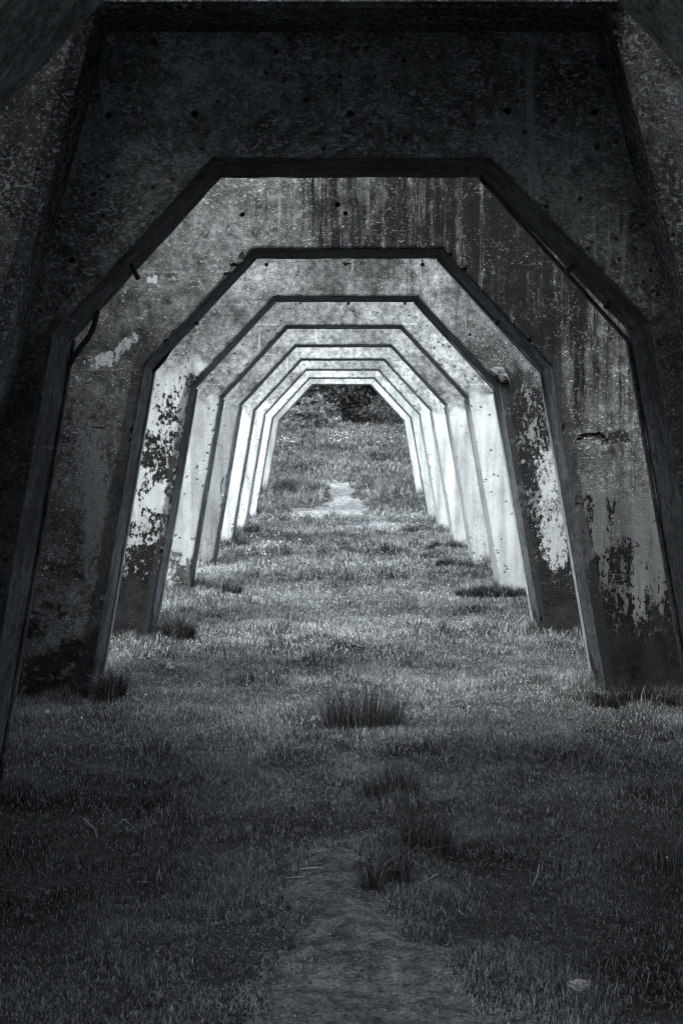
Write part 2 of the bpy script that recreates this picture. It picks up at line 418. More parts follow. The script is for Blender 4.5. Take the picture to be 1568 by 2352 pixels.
ARCH = [
 dict(label='nearest concrete arch, only its black sloping corners showing at the top of the frame', m=dict(lo=.24, hi=.4, speck=.97)),
 dict(label='big dark arch of pebbly concrete with thick sloping pilasters beside its opening',
      m=dict(margin=(.17, .17), lo=.13, hi=.42, speck=.60, speck_v=.85, grain=52., pits=.03, streak=(.05, .05), algae=.25, peb=1.5),
      holes=[(250, 266, 9), (448, 262, 9), (805, 262, 10), (1165, 255, 10), (1365, 258, 9), (165, 597, 9)],
      chips=[(178, 633, 12, 1.6, .6), (205, 638, 10, 1.6, .6), (225, 632, 8, 1.4, .6), (1175, 480, 5, 1, 1), (690, 360, 4, 2, .5)]),
 dict(label='concrete arch streaked black across its upper right with a pale smear on the left leg',
      m=dict(margin=(.08, .06), sides=(0., 1.), lo=.04, hi=.2, grain=66., speck=.76, speck_v=.6, pits=.08, streak=(.1, .78), paint_h=1.30, paint=(0.20, 0.19), fine=.55, flake=(.95, .73),
             under=.012, flake_scale=13, edge=(0, .17), stretch=(1., 4.0), algae=.42, peb=1.2,
             patches=[('p', 215, 1130, 38, 210, .2, .06), ('p', 235, 828, 36, 17, .6, .25), ('p', 290, 792, 42, 12, .5, .7), ('p', 350, 643, 13, 12, .65, 0.), ('p', 1420, 1005, 34, 15, .02, .1), ('p', 242, 1375, 10, 9, .6, 0)]),
      holes=[(557, 493, 6), (793, 490, 6), (775, 470, 7)],
      chips=[(1350, 1000, 14, 1.5, .6), (1375, 1005, 16, 1.2, .9), (1390, 1020, 11, .8, 1.4), (1335, 1008, 10, 1.5, .5), (225, 983, 6, 2, .5), (380, 770, 6, 1, 2)]),
 dict(label='concrete arch whose left leg carries white paint peeled off in large black patches',
      m=dict(margin=(.06, .05), lo=.05, hi=.23, grain=75., speck=.79, speck_v=.62, pits=.05, streak=(.1, .45), paint_h=2.15, paint=(0.43, .2), flake=(.59, .55),
             under=.012, flake_scale=7.5, edge=(.05, .07), stretch=(1.1, 1.8), fine=.85, algae=(.5, .3), peb=1.0,
             patches=[('p', 1262, 1110, 34, 85, .40, .1), ('p', 1272, 1235, 32, 80, .36, .1)]),
      holes=[(612, 608, 5), (793, 608, 4), (970, 608, 5), (885, 780, 4)], chips=[(795, 606, 7, 1.6, .8), (850, 680, 5, 2, .5), (1080, 770, 5, 1, 1)]),
 dict(label='concrete arch with a pale pitted left leg and a dark crust at its foot',
      m=dict(lo=.06, hi=.26, speck=.9, speck_v=.65, pits=.045, streak=(.0, .0), paint_h=1.98, paint=(0.40, 0.46), flake=(.93, .97), under=.12, algae=(.34, -.3), peb=.5,
             patches=[('p', 1120, 760, 10, 6, .1, .3)]),
      holes=[(690, 697, 3), (800, 697, 4), (930, 697, 4)], chips=[(452, 1238, 5, 1.6, .6), (448, 1262, 5, 1.5, .6), (470, 1060, 4, 1, 1), (1130, 1210, 5, 1.4, 1), (1125, 1300, 5, 1, 1)]),
 dict(label='weathered grey arch, evenly grey down its left leg, behind the pale pitted one',
      m=dict(lo=.09, hi=.30, speck=.92, speck_v=.62, pits=.07, streak=(.0, .0), paint_h=1.97, paint=(0.23, 0.48), flake=(.9, .98), under=.16, algae=(.15, -.3), peb=.4),
      holes=[], chips=[(512, 1120, 7, .8, 3.5), (515, 1150, 6, .8, 2.5), (515, 1185, 5, 1, 1), (1040, 1262, 5, 1.2, 1)]),
 dict(label='fifth concrete arch counted back from the hill, white left leg ending in uncut grass',
      m=dict(lo=.13, hi=.30, speck=.95, pits=.05, paint_h=2.0, paint=(0.56, 0.53), flake=(.99, .98), under=.3, algae=.06, peb=.3), holes=[], chips=[]),
 dict(label='fourth concrete arch counted back from the hill, brightest white left leg with daisies before it',
      m=dict(lo=.15, hi=.34, speck=.95, pits=.05, paint_h=2.2, paint=(0.56, 0.52), flake=(.99, .98), under=.3, algae=.06, peb=.3), holes=[], chips=[]),
 dict(label='second farthest concrete arch, pale band chipped along its right slope',
      m=dict(lo=.22, hi=.42, speck=.96, pits=.04, paint_h=2.6, paint=(0.56, 0.46), flake=(.99, .95), under=.3, algae=.1, peb=.3),
      holes=[], chips=[(890, 905, 3, 1.4, 1), (900, 913, 3, 1.6, 1), (878, 893, 3, 1, 1)]),
 dict(label='farthest concrete arch, its narrow face opening straight onto the grassy hill',
      m=dict(lo=.2, hi=.36, speck=.96, pits=.04, paint_h=2.6, paint=(0.35, 0.56), flake=(.97, .99), under=.3, algae=.1, peb=.3), holes=[], chips=[]),
]
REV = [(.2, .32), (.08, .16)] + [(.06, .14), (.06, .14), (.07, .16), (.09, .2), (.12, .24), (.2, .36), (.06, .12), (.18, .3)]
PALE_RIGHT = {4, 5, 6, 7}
for i, A in enumerate(ARCH):
    Y = arch_y(i); k = Y / F
    root = empty('concrete_arch', (0, Y, 0)); tag(root, A['label'], 'arch', 'row of concrete arches over the grass')
    mp = dict(A['m'])
    if 'patches' in mp: mp['patches'] = [(px(x, Y), pz(y, Y), rx * k, rz * k, al, an) for _, x, y, rx, rz, al, an in mp['patches']]
    face_m = concrete('concrete', i * 1.37 + .5, **mp)
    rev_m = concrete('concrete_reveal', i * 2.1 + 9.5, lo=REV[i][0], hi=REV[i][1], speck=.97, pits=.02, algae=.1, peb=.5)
    me = arch_mesh('arch_wall', dl=-.012 if i == 1 else 0, dr=.03 if i == 1 else 0, amp=.002)
    holes = [(px(x, Y), pz(y, Y), r * k) for x, y, r in A.get('holes', [])]
    chips = [(px(x, Y), random.uniform(-.01, .005), pz(y, Y), r * k, sx, sz) for x, y, r, sx, sz in A.get('chips', [])]
    for q in range(24 if 0 < i < 9 else 0):                       # small knocks along the opening's front edge
        s = random.choice((-1, 1)); t = random.uniform(.05, .95)
        if random.random() < .6: cx, cz = IN_BX + (IN_CX - IN_BX) * t, IN_CZ * t
        else: cx, cz = IN_CX + (IN_TOP - IN_CX) * t, IN_CZ + (IN_TZ - IN_CZ) * t
        chips.append((s * cx, 0, cz, random.uniform(.006, .030), 1., random.uniform(.8, 2.)))
    me = carve(me, holes, chips); me.materials.clear()
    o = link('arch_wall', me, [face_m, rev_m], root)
    nr = np.empty(len(me.polygons) * 3, np.float32); me.polygons.foreach_get('normal', nr); nr = nr.reshape(-1, 3)
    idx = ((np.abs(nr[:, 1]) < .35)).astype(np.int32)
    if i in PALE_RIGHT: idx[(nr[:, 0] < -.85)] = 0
    if i >= 1:                                                   # inside of carved holes stays concrete
        ce = np.empty(len(me.polygons) * 3, np.float32); me.polygons.foreach_get('center', ce); ce = ce.reshape(-1, 3)
    me.polygons.foreach_set('material_index', idx); me.update()
    if i >= 1:                                                   # protecting strip on the far edge of the opening
        st = M_STRIP if i in (2, 3) else face_m if i > 3 else rev_m
        y0, y1 = DEPTH - .035, DEPTH + .004
        for s in (-1, 1):
            bm_obj('corner_strip', bar((s * IN_BX, -.02 + (0 if i < 8 else .2)), (s * IN_CX, IN_CZ - .01), s * .014 if i < 4 else s * .008, y0, y1), st, root)
        if i in (1, 2, 3):
            bm_obj('corner_strip', bar((IN_CX, IN_CZ - .01), (IN_TOP, IN_TZ), .014, y0, y1), st, root)
    if i == 1:                                                   # flanking pilasters and the header that joins them
        pil_m = concrete('pebbled_concrete', 31., lo=.10, hi=.27, speck=.62, speck_v=.8, grain=50., pits=.03, algae=.2, peb=1.8, mids=14.)
        for s in (-1, 1):
            bm = bmesh.new()
            prism(bm, [(s * 1.012, 3.262), (s * 1.99, -.35), (s * 2.5, -.35), (s * 1.86, 3.262)], -.36, -.002)
            e = [x for x in bm.edges if all(abs(v.co.y + .36) < 1e-4 for v in x.verts) and max(abs(v.co.x) for v in x.verts) < 2. and abs(x.verts[0].co.z - x.verts[1].co.z) > 1]
            bmesh.ops.bevel(bm, geom=e, offset=.055, segments=1, affect='EDGES')
            bm_obj('pilaster', bm, pil_m, root)
        bm = bmesh.new(); prism(bm, [(-1.9, 3.265), (1.9, 3.265), (1.9, 3.85), (-1.9, 3.85)], -.37, .2)
        # header sits in front of the wall only
        for v in bm.verts:
            if v.co.y > 0: v.co.y = -.003
        bmesh.ops.bevel(bm, geom=[x for x in bm.edges if all(v.co.y < -.3 for v in x.verts)], offset=.02, segments=2, affect='EDGES')
        bm_obj('header_beam', bm, pil_m, root)
    def pt(x, y, d): return (px(x, Y + d), d, pz(y, Y + d))
    if i == 1:
        bm_obj('pipe_stub', tube([pt(296, 600, .3), pt(312, 628, .3), pt(318, 642, .3)], .011), M_STEEL, root, smooth=True)
        bm_obj('bent_pipe', tube(smooth_pts([pt(222, 690, .42), pt(222, 725, .42), pt(208, 768, .42), pt(180, 805, .42), pt(160, 838, .44)]), .013), M_STEEL, root, smooth=True)
        bm_obj('pipe_stub', tube([pt(1322, 600, .36), pt(1300, 624, .36)], .014), M_STEEL, root, smooth=True)
        bm_obj('pipe_stub', tube([pt(1402, 690, .36), pt(1388, 708, .36)], .012), M_STEEL, root, smooth=True)
    if i == 2:
        bm_obj('pipe_stub', tube([pt(440, 730, .35), pt(455, 745, .35)], .014), M_STEEL, root, smooth=True)
        bm_obj('bent_pipe', tube(smooth_pts([pt(392, 785, .42), pt(390, 805, .42), pt(372, 832, .42), pt(346, 860, .44)]), .012), M_STEEL, root, smooth=True)
        bm_obj('pipe_stub', tube([pt(1156, 730, .35), pt(1136, 744, .35)], .018), M_STEEL, root, smooth=True)
    if i == 3:
        bm = tube([pt(1128, 848, .02), pt(1146, 856, .0), pt(1158, 868, .0), pt(1160, 882, .03)], [.03, .055, .05, .02], 7)
        for v in bm.verts: v.co += Vector((random.uniform(-1, 1), random.uniform(-1, 1), random.uniform(-1, 1))) * .012
        bm_obj('broken_lump', bm, rev_m, root)
        bm_obj('bent_wire', tube(smooth_pts([pt(1152, 862, -.03), pt(1164, 866, -.05), pt(1170, 878, -.05), pt(1172, 894, -.02)]), .006, 6), M_STEEL, root)
    if i == 4:
        bm_obj('steel_peg', tube([pt(430, 1282, -.04), pt(433, 1310, -.045), pt(436, 1352, -.03)], [.012, .02, .012], 7), M_STEEL, root)

# ------------------------------------------------------------------ grass
def blades(P, H, Wd, ang, lean, shade):
    """three-triangle blades: two quads narrowing into a tip"""
    n = len(P); ca, sa = np.cos(ang), np.sin(ang)
    side = np.stack([-sa, ca, np.zeros(n)], 1) * (Wd / 2)[:, None]
    out = np.stack([ca, sa, np.zeros(n)], 1); up = np.array([0, 0, 1.])
    mid = P + out * (H * lean * .28)[:, None] + up * (H * .6)[:, None]
    tip = P + out * (H * lean)[:, None] + up * (H * np.sqrt(np.clip(1 - (lean * .75) ** 2, .05, 1)))[:, None]
    V = np.stack([P - side, P + side, mid - side * .8, mid + side * .8, tip], 1).reshape(-1, 3)
    b = np.arange(n) * 5
    fl = np.stack([b, b + 1, b + 3, b + 2, b + 2, b + 3, b + 4], 1).ravel()
    ls = np.stack([np.arange(n) * 7, np.arange(n) * 7 + 4], 1).ravel(); lt = np.tile([4, 3], n)
    return V, fl, ls, lt, np.repeat(shade, 5)

def leg_dist(x, y):
    """metres to the nearest arch leg's inner foot"""
    d = np.full(len(x), 9.)
    for i in range(1, 10):
        yy = np.clip(y, arch_y(i), arch_y(i) + DEPTH); hx = IN_BX - .17 * gz(0, yy)
        dx = np.maximum(hx - np.abs(x), 0); d = np.minimum(d, np.hypot(dx, y - yy))
    return d

TUS = np.stack([rng.uniform(-1.6, 1.6, 170), 4.3 + 23 * rng.uniform(0, 1, 170) ** 1.25, rng.uniform(.05, .13, 170)], 1)
def tussock(x, y):
    t = np.zeros(len(x))
    for a, b, q in TUS:
        k = np.abs(y - b) < q * 4
        if k.any(): t[k] = np.maximum(t[k], np.exp(-((x[k] - a) / (q * 1.3)) ** 2 - ((y[k] - b) / q) ** 2))
    return t
def field(x0, x1, y0, y1, dens, wd, hh, wide=0.0):
    n = int((x1 - x0) * (y1 - y0) * dens)
    x = rng.uniform(x0, x1, n); y = rng.uniform(y0, y1, n)
    m = (near_path(x, y) < rng.uniform(-.04, .17, n)) & (far_path(x, y) < rng.uniform(-.12, .05, n))
    thin = fbm(x * .8, y * .8, 3, 3)
    m &= rng.uniform(0, 1, n) < np.clip(.45 + thin * 1.1, .3, 1)
    if wide: m &= np.abs(x) < wide
    x, y = x[m], y[m]; n = len(x)
    tall = .35 * fbm(x * 1.1, y * .8, 9, 3) + np.clip((fbm(x * 5.2, y * 4.4, 19, 2) - .36) * 2.4, -.1, 1.3)
    near = np.exp(-(leg_dist(x, y) / .16) ** 2)
    bank = np.exp(-((y - 31.0) / 1.9) ** 2) * (far_path(x, y) < -.15) * (.6 + .8 * fbm(x * 1.5, y * .9, 61, 2))
    h = hh * rng.uniform(.5, 1.25, n) * (.55 + 1.0 * tall) * (1 + 1.3 * near + 2.8 * bank)
    fp = (y > 24) & (y < 34); h[fp] *= np.clip(.25 - far_path(x[fp], y[fp]) * 1.6 + np.maximum(y[fp] - 29, 0) * .5, .22, 1)
    tk = tussock(x, y); h *= 1 + 1.3 * tk
    P = np.stack([x, y, gz(x, y) - .004], 1)
    patch = fbm(x * .9, y * .7, 41, 3)
    s = (.04 + .36 * rng.beta(1.6, 2.2, n)) * np.clip(.05 + 1.4 * patch + 1.5 * (fbm(x * 3.6, y * 2.6, 77, 3) - .5), .12, 2.2) * (1 - .5 * tk) * (1 - .5 * np.clip((np.abs(x - .05) - .45) / .8, 0, 1) * np.clip((9.5 - y) / 3, 0, 1))  # last factor darkens near blades towards the sides, painting in the dim foreground corners
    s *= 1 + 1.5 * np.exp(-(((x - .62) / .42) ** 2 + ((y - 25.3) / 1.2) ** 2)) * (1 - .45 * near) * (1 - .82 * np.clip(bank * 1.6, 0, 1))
    dry = rng.uniform(0, 1, n) < .2 * (1 - near * .8) * np.where(y > 34, .35, 1.); s[dry] = rng.uniform(.28, .62, dry.sum()) * np.clip(.4 + patch[dry], 0, 1)
    h[dry] *= .9
    s *= 1 + 1.0 * np.exp(-((x - .03) / .55) ** 2) * np.clip((14 - y) / 6, 0, 1)  # paler worn middle strip, with the brighter centre light painted into it
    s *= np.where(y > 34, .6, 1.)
    lng = rng.uniform(0, 1, n) < .006; h[lng] *= 1.9
    ln = rng.uniform(.1, .9, n); flat = dry & (rng.uniform(0, 1, n) < .45); ln[flat] = 1.25; h[flat] *= 1.2
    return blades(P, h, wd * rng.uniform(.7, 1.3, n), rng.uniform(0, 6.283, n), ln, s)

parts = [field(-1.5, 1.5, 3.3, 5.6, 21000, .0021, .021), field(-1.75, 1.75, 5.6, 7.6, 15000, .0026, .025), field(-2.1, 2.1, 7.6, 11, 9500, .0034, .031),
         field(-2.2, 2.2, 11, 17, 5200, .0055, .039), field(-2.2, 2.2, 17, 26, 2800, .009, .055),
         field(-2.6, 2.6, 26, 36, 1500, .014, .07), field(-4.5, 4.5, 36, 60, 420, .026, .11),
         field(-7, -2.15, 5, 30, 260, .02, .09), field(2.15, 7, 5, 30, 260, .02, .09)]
nw = 620; wx = rng.uniform(-1.5, 1.5, nw); wy = 4. + 16 * rng.uniform(0, 1, nw) ** 1.4; wk = near_path(wx, wy) < .02; wx, wy = wx[wk], wy[wk]
wx, wy = np.repeat(wx, 7), np.repeat(wy, 7); nw = len(wx)
parts.append(blades(np.stack([wx, wy, gz(wx, wy)], 1) + rng.normal(0, .006, (nw, 3)) * [1, 1, 0], rng.uniform(.02, .042, nw), rng.uniform(.006, .012, nw), rng.uniform(0, 6.283, nw), rng.uniform(.7, 1.2, nw), rng.uniform(.06, .2, nw)))
Vs, Fs, Ls, Lt, Sh = [], [], [], [], []; vo = lo_ = 0
for V, f, ls, lt, s in parts:
    Vs.append(V); Fs.append(f + vo); Ls.append(ls + lo_); Lt.append(lt); Sh.append(s); vo += len(V); lo_ += len(f)
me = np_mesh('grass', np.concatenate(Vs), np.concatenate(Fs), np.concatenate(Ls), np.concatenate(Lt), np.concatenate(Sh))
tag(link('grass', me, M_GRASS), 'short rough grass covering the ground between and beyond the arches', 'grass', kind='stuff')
print('grass faces', len(me.polygons))

def tuft(name, x0, x1, Y, h, n, label, cat, group, wd=.005, spread=.35, depth=.12, mat=None, lo=.03, hi=.1, grp_dry=.06):
    cx = (x0 + x1) / 2; cz = float(gz(cx, Y)); hw = (x1 - x0) / 2
    root = empty(name, (cx, Y, cz - .01)); tag(root, label, cat, group)
    cl = rng.uniform(-1, 1, (max(5, int(hw * 110)), 2))
    c = cl[rng.integers(0, len(cl), n)] * [hw * .85, depth * .7] + rng.normal(0, 1, (n, 2)) * [.022, .018]
    if mat is None: c = rng.uniform(-1, 1, (n, 2)) * [hw * .8, depth * .6] + rng.normal(0, .008, (n, 2))
    P = np.concatenate([c, np.zeros((n, 1))], 1)
    P[:, 2] = gz(P[:, 0] + cx, P[:, 1] + Y) - cz
    edge = c[:, 0] / max(hw, .01)
    ang = np.where(rng.uniform(0, 1, n) < .6, np.where(edge > 0, 0, math.pi) + rng.normal(0, .6, n), rng.uniform(0, 6.283, n))
    lean = np.clip(np.abs(edge) ** 1.5 * .75 + rng.uniform(0, spread, n), 0, .95)
    s = rng.uniform(lo, hi, n); d = rng.uniform(0, 1, n) < grp_dry; s[d] = rng.uniform(.2, .4, d.sum())
    V, f, ls, lt, sh = blades(P, h * np.clip(rng.normal(.75, .2, n) * (.75 + .6 * vnoise(c[:, 0] * 14 + 40 * cx, c[:, 0] * 0 + Y)), .3, 1.15) * (1 - .5 * np.clip(-c[:, 1] / max(depth, .02), 0, .8) * rng.uniform(.3, 1, n)), wd * rng.uniform(.7, 1.3, n), ang, lean, s)
    link('blades', np_mesh(name, V, f, ls, lt, sh), mat or M_RUSH, root)
    return root
RG = 'rush clumps along the middle of the grass'
def rush(x0, x1, yb, h, n, label):
    Y = CAMZ * F / (yb - 1022); tuft('rush_clump', px(x0, Y), px(x1, Y), Y, h, n, label, 'rushes', RG, .0034, .75, min(.22, .03 + (px(x1, Y) - px(x0, Y)) * .38), lo=.015, hi=.12, grp_dry=.12)
rush(728, 940, 1672, .26, 950, 'widest bushy rush clump, in the brightest part of the grass')
rush(822, 975, 1834, .15, 520, 'low flat rush clump below the widest one')
rush(925, 1030, 1972, .22, 330, 'broad dark rush clump with stems leaning out to the right')
rush(888, 935, 2034, .24, 170, 'tall narrow rush clump standing in front of the broad dark one')
rush(836, 872, 2058, .18, 150, 'smallest rush clump, at the right edge of the dirt path')
rush(735, 800, 1718, .06, 260, 'short thin rush clump just in front of the widest one')
TG = 'uncut grass tufts around the feet of the arches'
for (x0, x1, yy, h, n, lab) in [
    (1045, 1215, 15.15, .17, 1500, 'dark uncut grass tuft before the right leg with bright white face'),
    (1005, 1090, 18.1, .17, 900, 'dark grass tuft left of the second white right leg'),
    (985, 1060, 21.1, .18, 700, 'grass tuft at the foot of the third white right leg'),
    (925, 1000, 24.1, .16, 500, 'grass tuft at the fourth white right leg'),
    (376, 452, 12.3, .19, 900, 'dark grass tuft at the left leg with peeling black and white paint'),
    (455, 560, 15.5, .15, 520, 'dark grass tuft spreading right from the pale pitted left leg'),
    (508, 575, 20.9, .22, 330, 'dark grass tuft below the first bright white left leg'),
    (560, 600, 24.0, .2, 420, 'dark grass tuft between two bright white left legs'),
    (235, 275, 9.3, .2, 420, 'dark grass tuft at the left foot of the streaked arch'),
    (1365, 1560, 9.25, .13, 700, 'long dark grass before the blackened right leg')]:
    tuft('grass_tuft', px(x0, yy), px(x1, yy), yy, h, n, lab, 'grass tuft', TG, .008, .6, .13, M_GRASS, .025, .075, .04)

# ------------------------------------------------------------------ trees and shrubs
def leaf_mesh(name, blobs, n, size, lo, hi, clump=.45, droop=0., thin=None):
    """leaf-sized quads in clumps through the volume of several ellipsoids"""
    C, S = [], []
    tot = sum(b[3] * b[4] * b[5] for b in blobs) ** .0 * sum((b[3] * b[4] * b[5]) ** .66 for b in blobs)
    for (x, y, z, rx, ry, rz) in blobs:
        m = int(n * (rx * ry * rz) ** .66 / tot); nc = max(6, m // 45)
        d = rng.normal(0, 1, (nc, 3)); d /= np.linalg.norm(d, axis=1)[:, None]
        r = rng.uniform(.35, 1.05, nc) ** .5
        cc = d * r[:, None] * [rx, ry, rz] + [x, y, z]; cs = rng.uniform(lo, hi, nc)
        k = rng.integers(0, nc, m)
        C.append(cc[k] + rng.normal(0, clump * .5, (m, 3)) * [1, 1, .75]); S.append(cs[k] * rng.uniform(.7, 1.3, m))
    C = np.concatenate(C); S = np.concatenate(S)
    if thin is not None:                                         # added crowns culled along the sun's path to shape the light below
        k = 1 / math.tan(SUN_EL); W_ = C + np.array(thin)
        hx, hy = W_[:, 0] + W_[:, 2] * k * SUN_TRAVEL_XY.x, W_[:, 1] + W_[:, 2] * k * SUN_TRAVEL_XY.y
        ss = lambda v, a, b: (lambda t: t * t * (3 - 2 * t))(np.clip((v - a) / (b - a), 0, 1))
        op = np.exp(-((hx - .2) / .6) ** 2) * ss(hy, 5.2, 8.) + ss(hy, 9.3, 13.)
        keep = rng.uniform(0, 1, len(C)) > op; C, S = C[keep], S[keep]
    m = len(C)
    a = rng.normal(0, 1, (m, 3)); a[:, 2] -= droop; a /= np.linalg.norm(a, axis=1)[:, None]
    b = np.cross(a, rng.normal(0, 1, (m, 3))); b /= np.linalg.norm(b, axis=1)[:, None]
    L = (size * rng.uniform(.6, 1.3, m))[:, None]
    V = np.stack([C, C + a * L * .5 + b * L * .28, C + a * L, C + a * L * .5 - b * L * .28], 1).reshape(-1, 3)
    f = np.arange(m * 4)
    return np_mesh(name, V, f, np.arange(m) * 4, np.full(m, 4), np.repeat(S, 4))

def tree(name, x, y, blobs, n, size, label, cat='tree', group=None, lo=.03, hi=.08, clump=.5, trunk_h=3., trunk_r=.2, droop=0., thin=False):
    z = float(gz(x, y)); root = empty(name, (x, y, z)); tag(root, label, cat, group)
    link('crown', leaf_mesh('crown', blobs, n, size, lo, hi, clump, droop, (x, y, z) if thin else None), M_LEAF, root)
    bm = tube(smooth_pts([(0, 0, -.2), (random.uniform(-.1, .1), .05, trunk_h * .5), (random.uniform(-.2, .2), -.1, trunk_h)], 3), [trunk_r * (1.15 - .1 * k) for k in range(7)], 9)
    bm_obj('trunk', bm, M_BARK, root, smooth=True)
    for b in blobs[:5]:
        q = Vector(b[:3]); s = Vector((0, 0, trunk_h * .8))
        if (q - s).length > .6:
            bm_obj('limb', tube(smooth_pts([s, s.lerp(q, .5) + Vector((0, 0, .2)), q], 3), [trunk_r * (.55 - .06 * k) for k in range(7)], 6), M_BARK, root, smooth=True)
    return root
def blobs(n, R, zc, zr, s):
    out = []
    for k in range(n):
        a = 6.283 * k / n + random.uniform(-.3, .3); r = R * random.uniform(.35, .75)
        out.append((r * math.cos(a), r * math.sin(a), zc + random.uniform(-zr, zr), s * random.uniform(.8, 1.2), s * random.uniform(.8, 1.2), s * random.uniform(.7, 1.)))
    return out
HG = 'trees at the top of the hill'
for (x, y, lab) in [(.2, 60.5, 'dark hanging tree in the middle of the hilltop'), (2.6, 61.5, 'dense dark tree at the right of the hilltop'),
                    (-2.6, 61.5, 'leafy tree behind the pale bush on the hilltop'), (5.5, 63, 'dark tree right of the hilltop row'), (-5.8, 63, 'dark tree left of the hilltop row')]:
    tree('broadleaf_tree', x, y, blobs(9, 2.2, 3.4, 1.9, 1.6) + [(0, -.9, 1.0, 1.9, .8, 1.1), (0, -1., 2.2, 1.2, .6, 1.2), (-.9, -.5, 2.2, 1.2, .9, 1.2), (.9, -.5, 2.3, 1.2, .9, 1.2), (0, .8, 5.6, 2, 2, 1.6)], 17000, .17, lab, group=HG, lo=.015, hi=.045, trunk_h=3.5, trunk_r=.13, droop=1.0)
tree('shrub', -1.2, 55.5, [(-.3, 0, .5, .7, .5, .5), (.25, .1, .75, .55, .5, .55), (.75, .2, .35, .4, .4, .35)], 2600, .1, 'pale leafy bush at the left edge of the dark hilltop trees', 'shrub', lo=.07, hi=.2, clump=.16, trunk_h=.5, trunk_r=.03)
for (x, y, lab) in [(-.1, 58.8, 'dark bush below the middle of the hilltop trees'), (3.6, 58.6, 'dark bush below the far right hilltop tree'), (-3.6, 59, 'dark bush below the far left hilltop tree')]:
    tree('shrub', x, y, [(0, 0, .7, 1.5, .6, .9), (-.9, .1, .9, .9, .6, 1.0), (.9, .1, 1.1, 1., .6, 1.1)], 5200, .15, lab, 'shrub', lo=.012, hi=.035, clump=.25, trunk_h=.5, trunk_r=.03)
tree('shrub', 1.9, 57.5, [(0, 0, .5, 1.1, .6, .6), (.8, 0, .4, .8, .5, .5)], 2400, .1, 'low dark bush under the right hilltop tree', 'shrub', lo=.03, hi=.07, clump=.2, trunk_h=.5, trunk_r=.03)

# added out-of-view trees, placed to darken the near arches and foreground
SG = 'added out-of-view trees that shade the near end of the arches'
for (x, y, bl, n, lab) in [
    (-6.5, 2.0, blobs(10, 4.6, 6.6, 1.8, 2.3) + [(4.2, -2.4, 7.2, 2.2, 2.4, 1.5), (6.5, -4, 7.4, 2.4, 2., 1.5), (3.9, .5, 8, 1.7, 1.7, 1.2), (2.6, 3., 6.6, 1.6, 1.6, 1.3), (5.5, 1.5, 8.6, 2., 1.8, 1.), (0, 0, 7, 3, 3, 2.4)], 21000, 'added unseen tree left of the nearest arch, spreading to shade it'),
    (6.5, 2.5, blobs(10, 4.6, 6.6, 1.8, 2.3) + [(-4.3, .9, 5.4, 1.5, 1.5, 1.), (-3.3, 3.6, 5.6, 1.5, 1.6, 1.1), (-6.2, .6, 7.6, 1.4, 1.2, .9), (-6.5, -2.2, 7.6, 2.4, 2.2, 1.2), (0, 0, 7, 3, 3, 2.4)], 19000, 'added unseen tree right of the nearest arch, spreading to shade it'),
    (-2.5, -5.5, blobs(10, 5., 6.2, 2., 2.6) + [(0, 0, 7, 3, 3, 2.4), (2.5, 1.5, 6.5, 2., 2., 2.), (2.5, -1, 4.5, 2., 2., 2.)], 19000, 'added unseen shade tree behind the camera, to the left'),
    (5.0, -6.5, blobs(10, 4.6, 5.6, 2.2, 2.5) + [(0, 0, 6, 3, 3, 2.4), (-2.5, 1., 6., 2., 2., 2.)], 15000, 'added unseen shade tree behind the camera, to the right'),
    (-9.5, -5.5, blobs(10, 4.8, 8.2, 2., 2.6) + [(0, 0, 8, 3, 3, 2.6)], 13000, 'added unseen tall shade tree back and far left of the nearest arch'),
    (-8.5, 6.5, blobs(8, 3., 4.2, 2., 2.) + [(0, 0, 5, 2.5, 2.5, 2.4)], 7000, 'added unseen bushy shade tree well left of the arches')]:
    tree('unseen_shade_tree', x, y, bl, n, .42, lab, group=SG, lo=.03, hi=.06, clump=.9, trunk_h=6., trunk_r=.28, thin=True)

for (x, y, lab) in [(-3.0, 4.95, 'added unseen bush shading the left side of the near arches'), (3.0, 4.95, 'added unseen bush shading the right side of the near arches'),
                    (-3.05, 8.1, 'added unseen bush shading the left of the gap behind the pebbly arch'), (3.05, 8.1, 'added unseen bush shading the right of the gap behind the pebbly arch')]:
    tree('unseen_shade_bush', x, y, [(0, 0, 1.2, 1., .95, 1.4), (0, .3, 2.4, 1., .8, 1.2), (0, -.3, 2.8, 1., .8, 1.2), (-.55 if x > 0 else .55, 0, 4.4, 1.2, 1.5, .7), (.8 if x > 0 else -.8, 0, 3.2, 1.1, 1.6, 1.8)], 6500, .26, lab, 'bush', 'added out-of-view bushes that shade the near arches', lo=.03, hi=.06, clump=.3, trunk_h=1.2, trunk_r=.08, thin=True)  # added bushes, set close in to keep side light off the foreground

# ------------------------------------------------------------------ small things in the grass
def daisy_mesh():
    bm = bmesh.new(); c = bm.verts.new((0, 0, .004))
    ring = [bm.verts.new((math.cos(a) * (.5 if k % 2 else .32), math.sin(a) * (.5 if k % 2 else .32), .10 if k % 2 else .02)) for k, a in enumerate(np.linspace(0, 6.283, 17)[:-1])]
    for k in range(16): bm.faces.new((c, ring[k], ring[(k + 1) % 16]))
    st = [bm.verts.new(q) for q in ((-.03, 0, 0), (.03, 0, 0), (.03, 0, -1.6), (-.03, 0, -1.6))]; bm.faces.new(st)
    me = bpy.data.meshes.new('daisy'); bm.to_mesh(me); bm.free(); me.materials.append(M_PETAL); return me
DM = daisy_mesh()
def daisies(n, xf, yf, size, label, group, hgt):
    for k in range(n):
        x, y = xf(), yf(); o = bpy.data.objects.new('daisy', DM); COL.objects.link(o)
        o.location = (x, y, float(gz(x, y)) + hgt); s = size * random.uniform(.6, 1.2); o.scale = (s, s, s)
        o.rotation_euler = (random.uniform(.2, .9), random.uniform(-.4, .4), random.uniform(-.6, .6))
        tag(o, label, 'daisy', group)
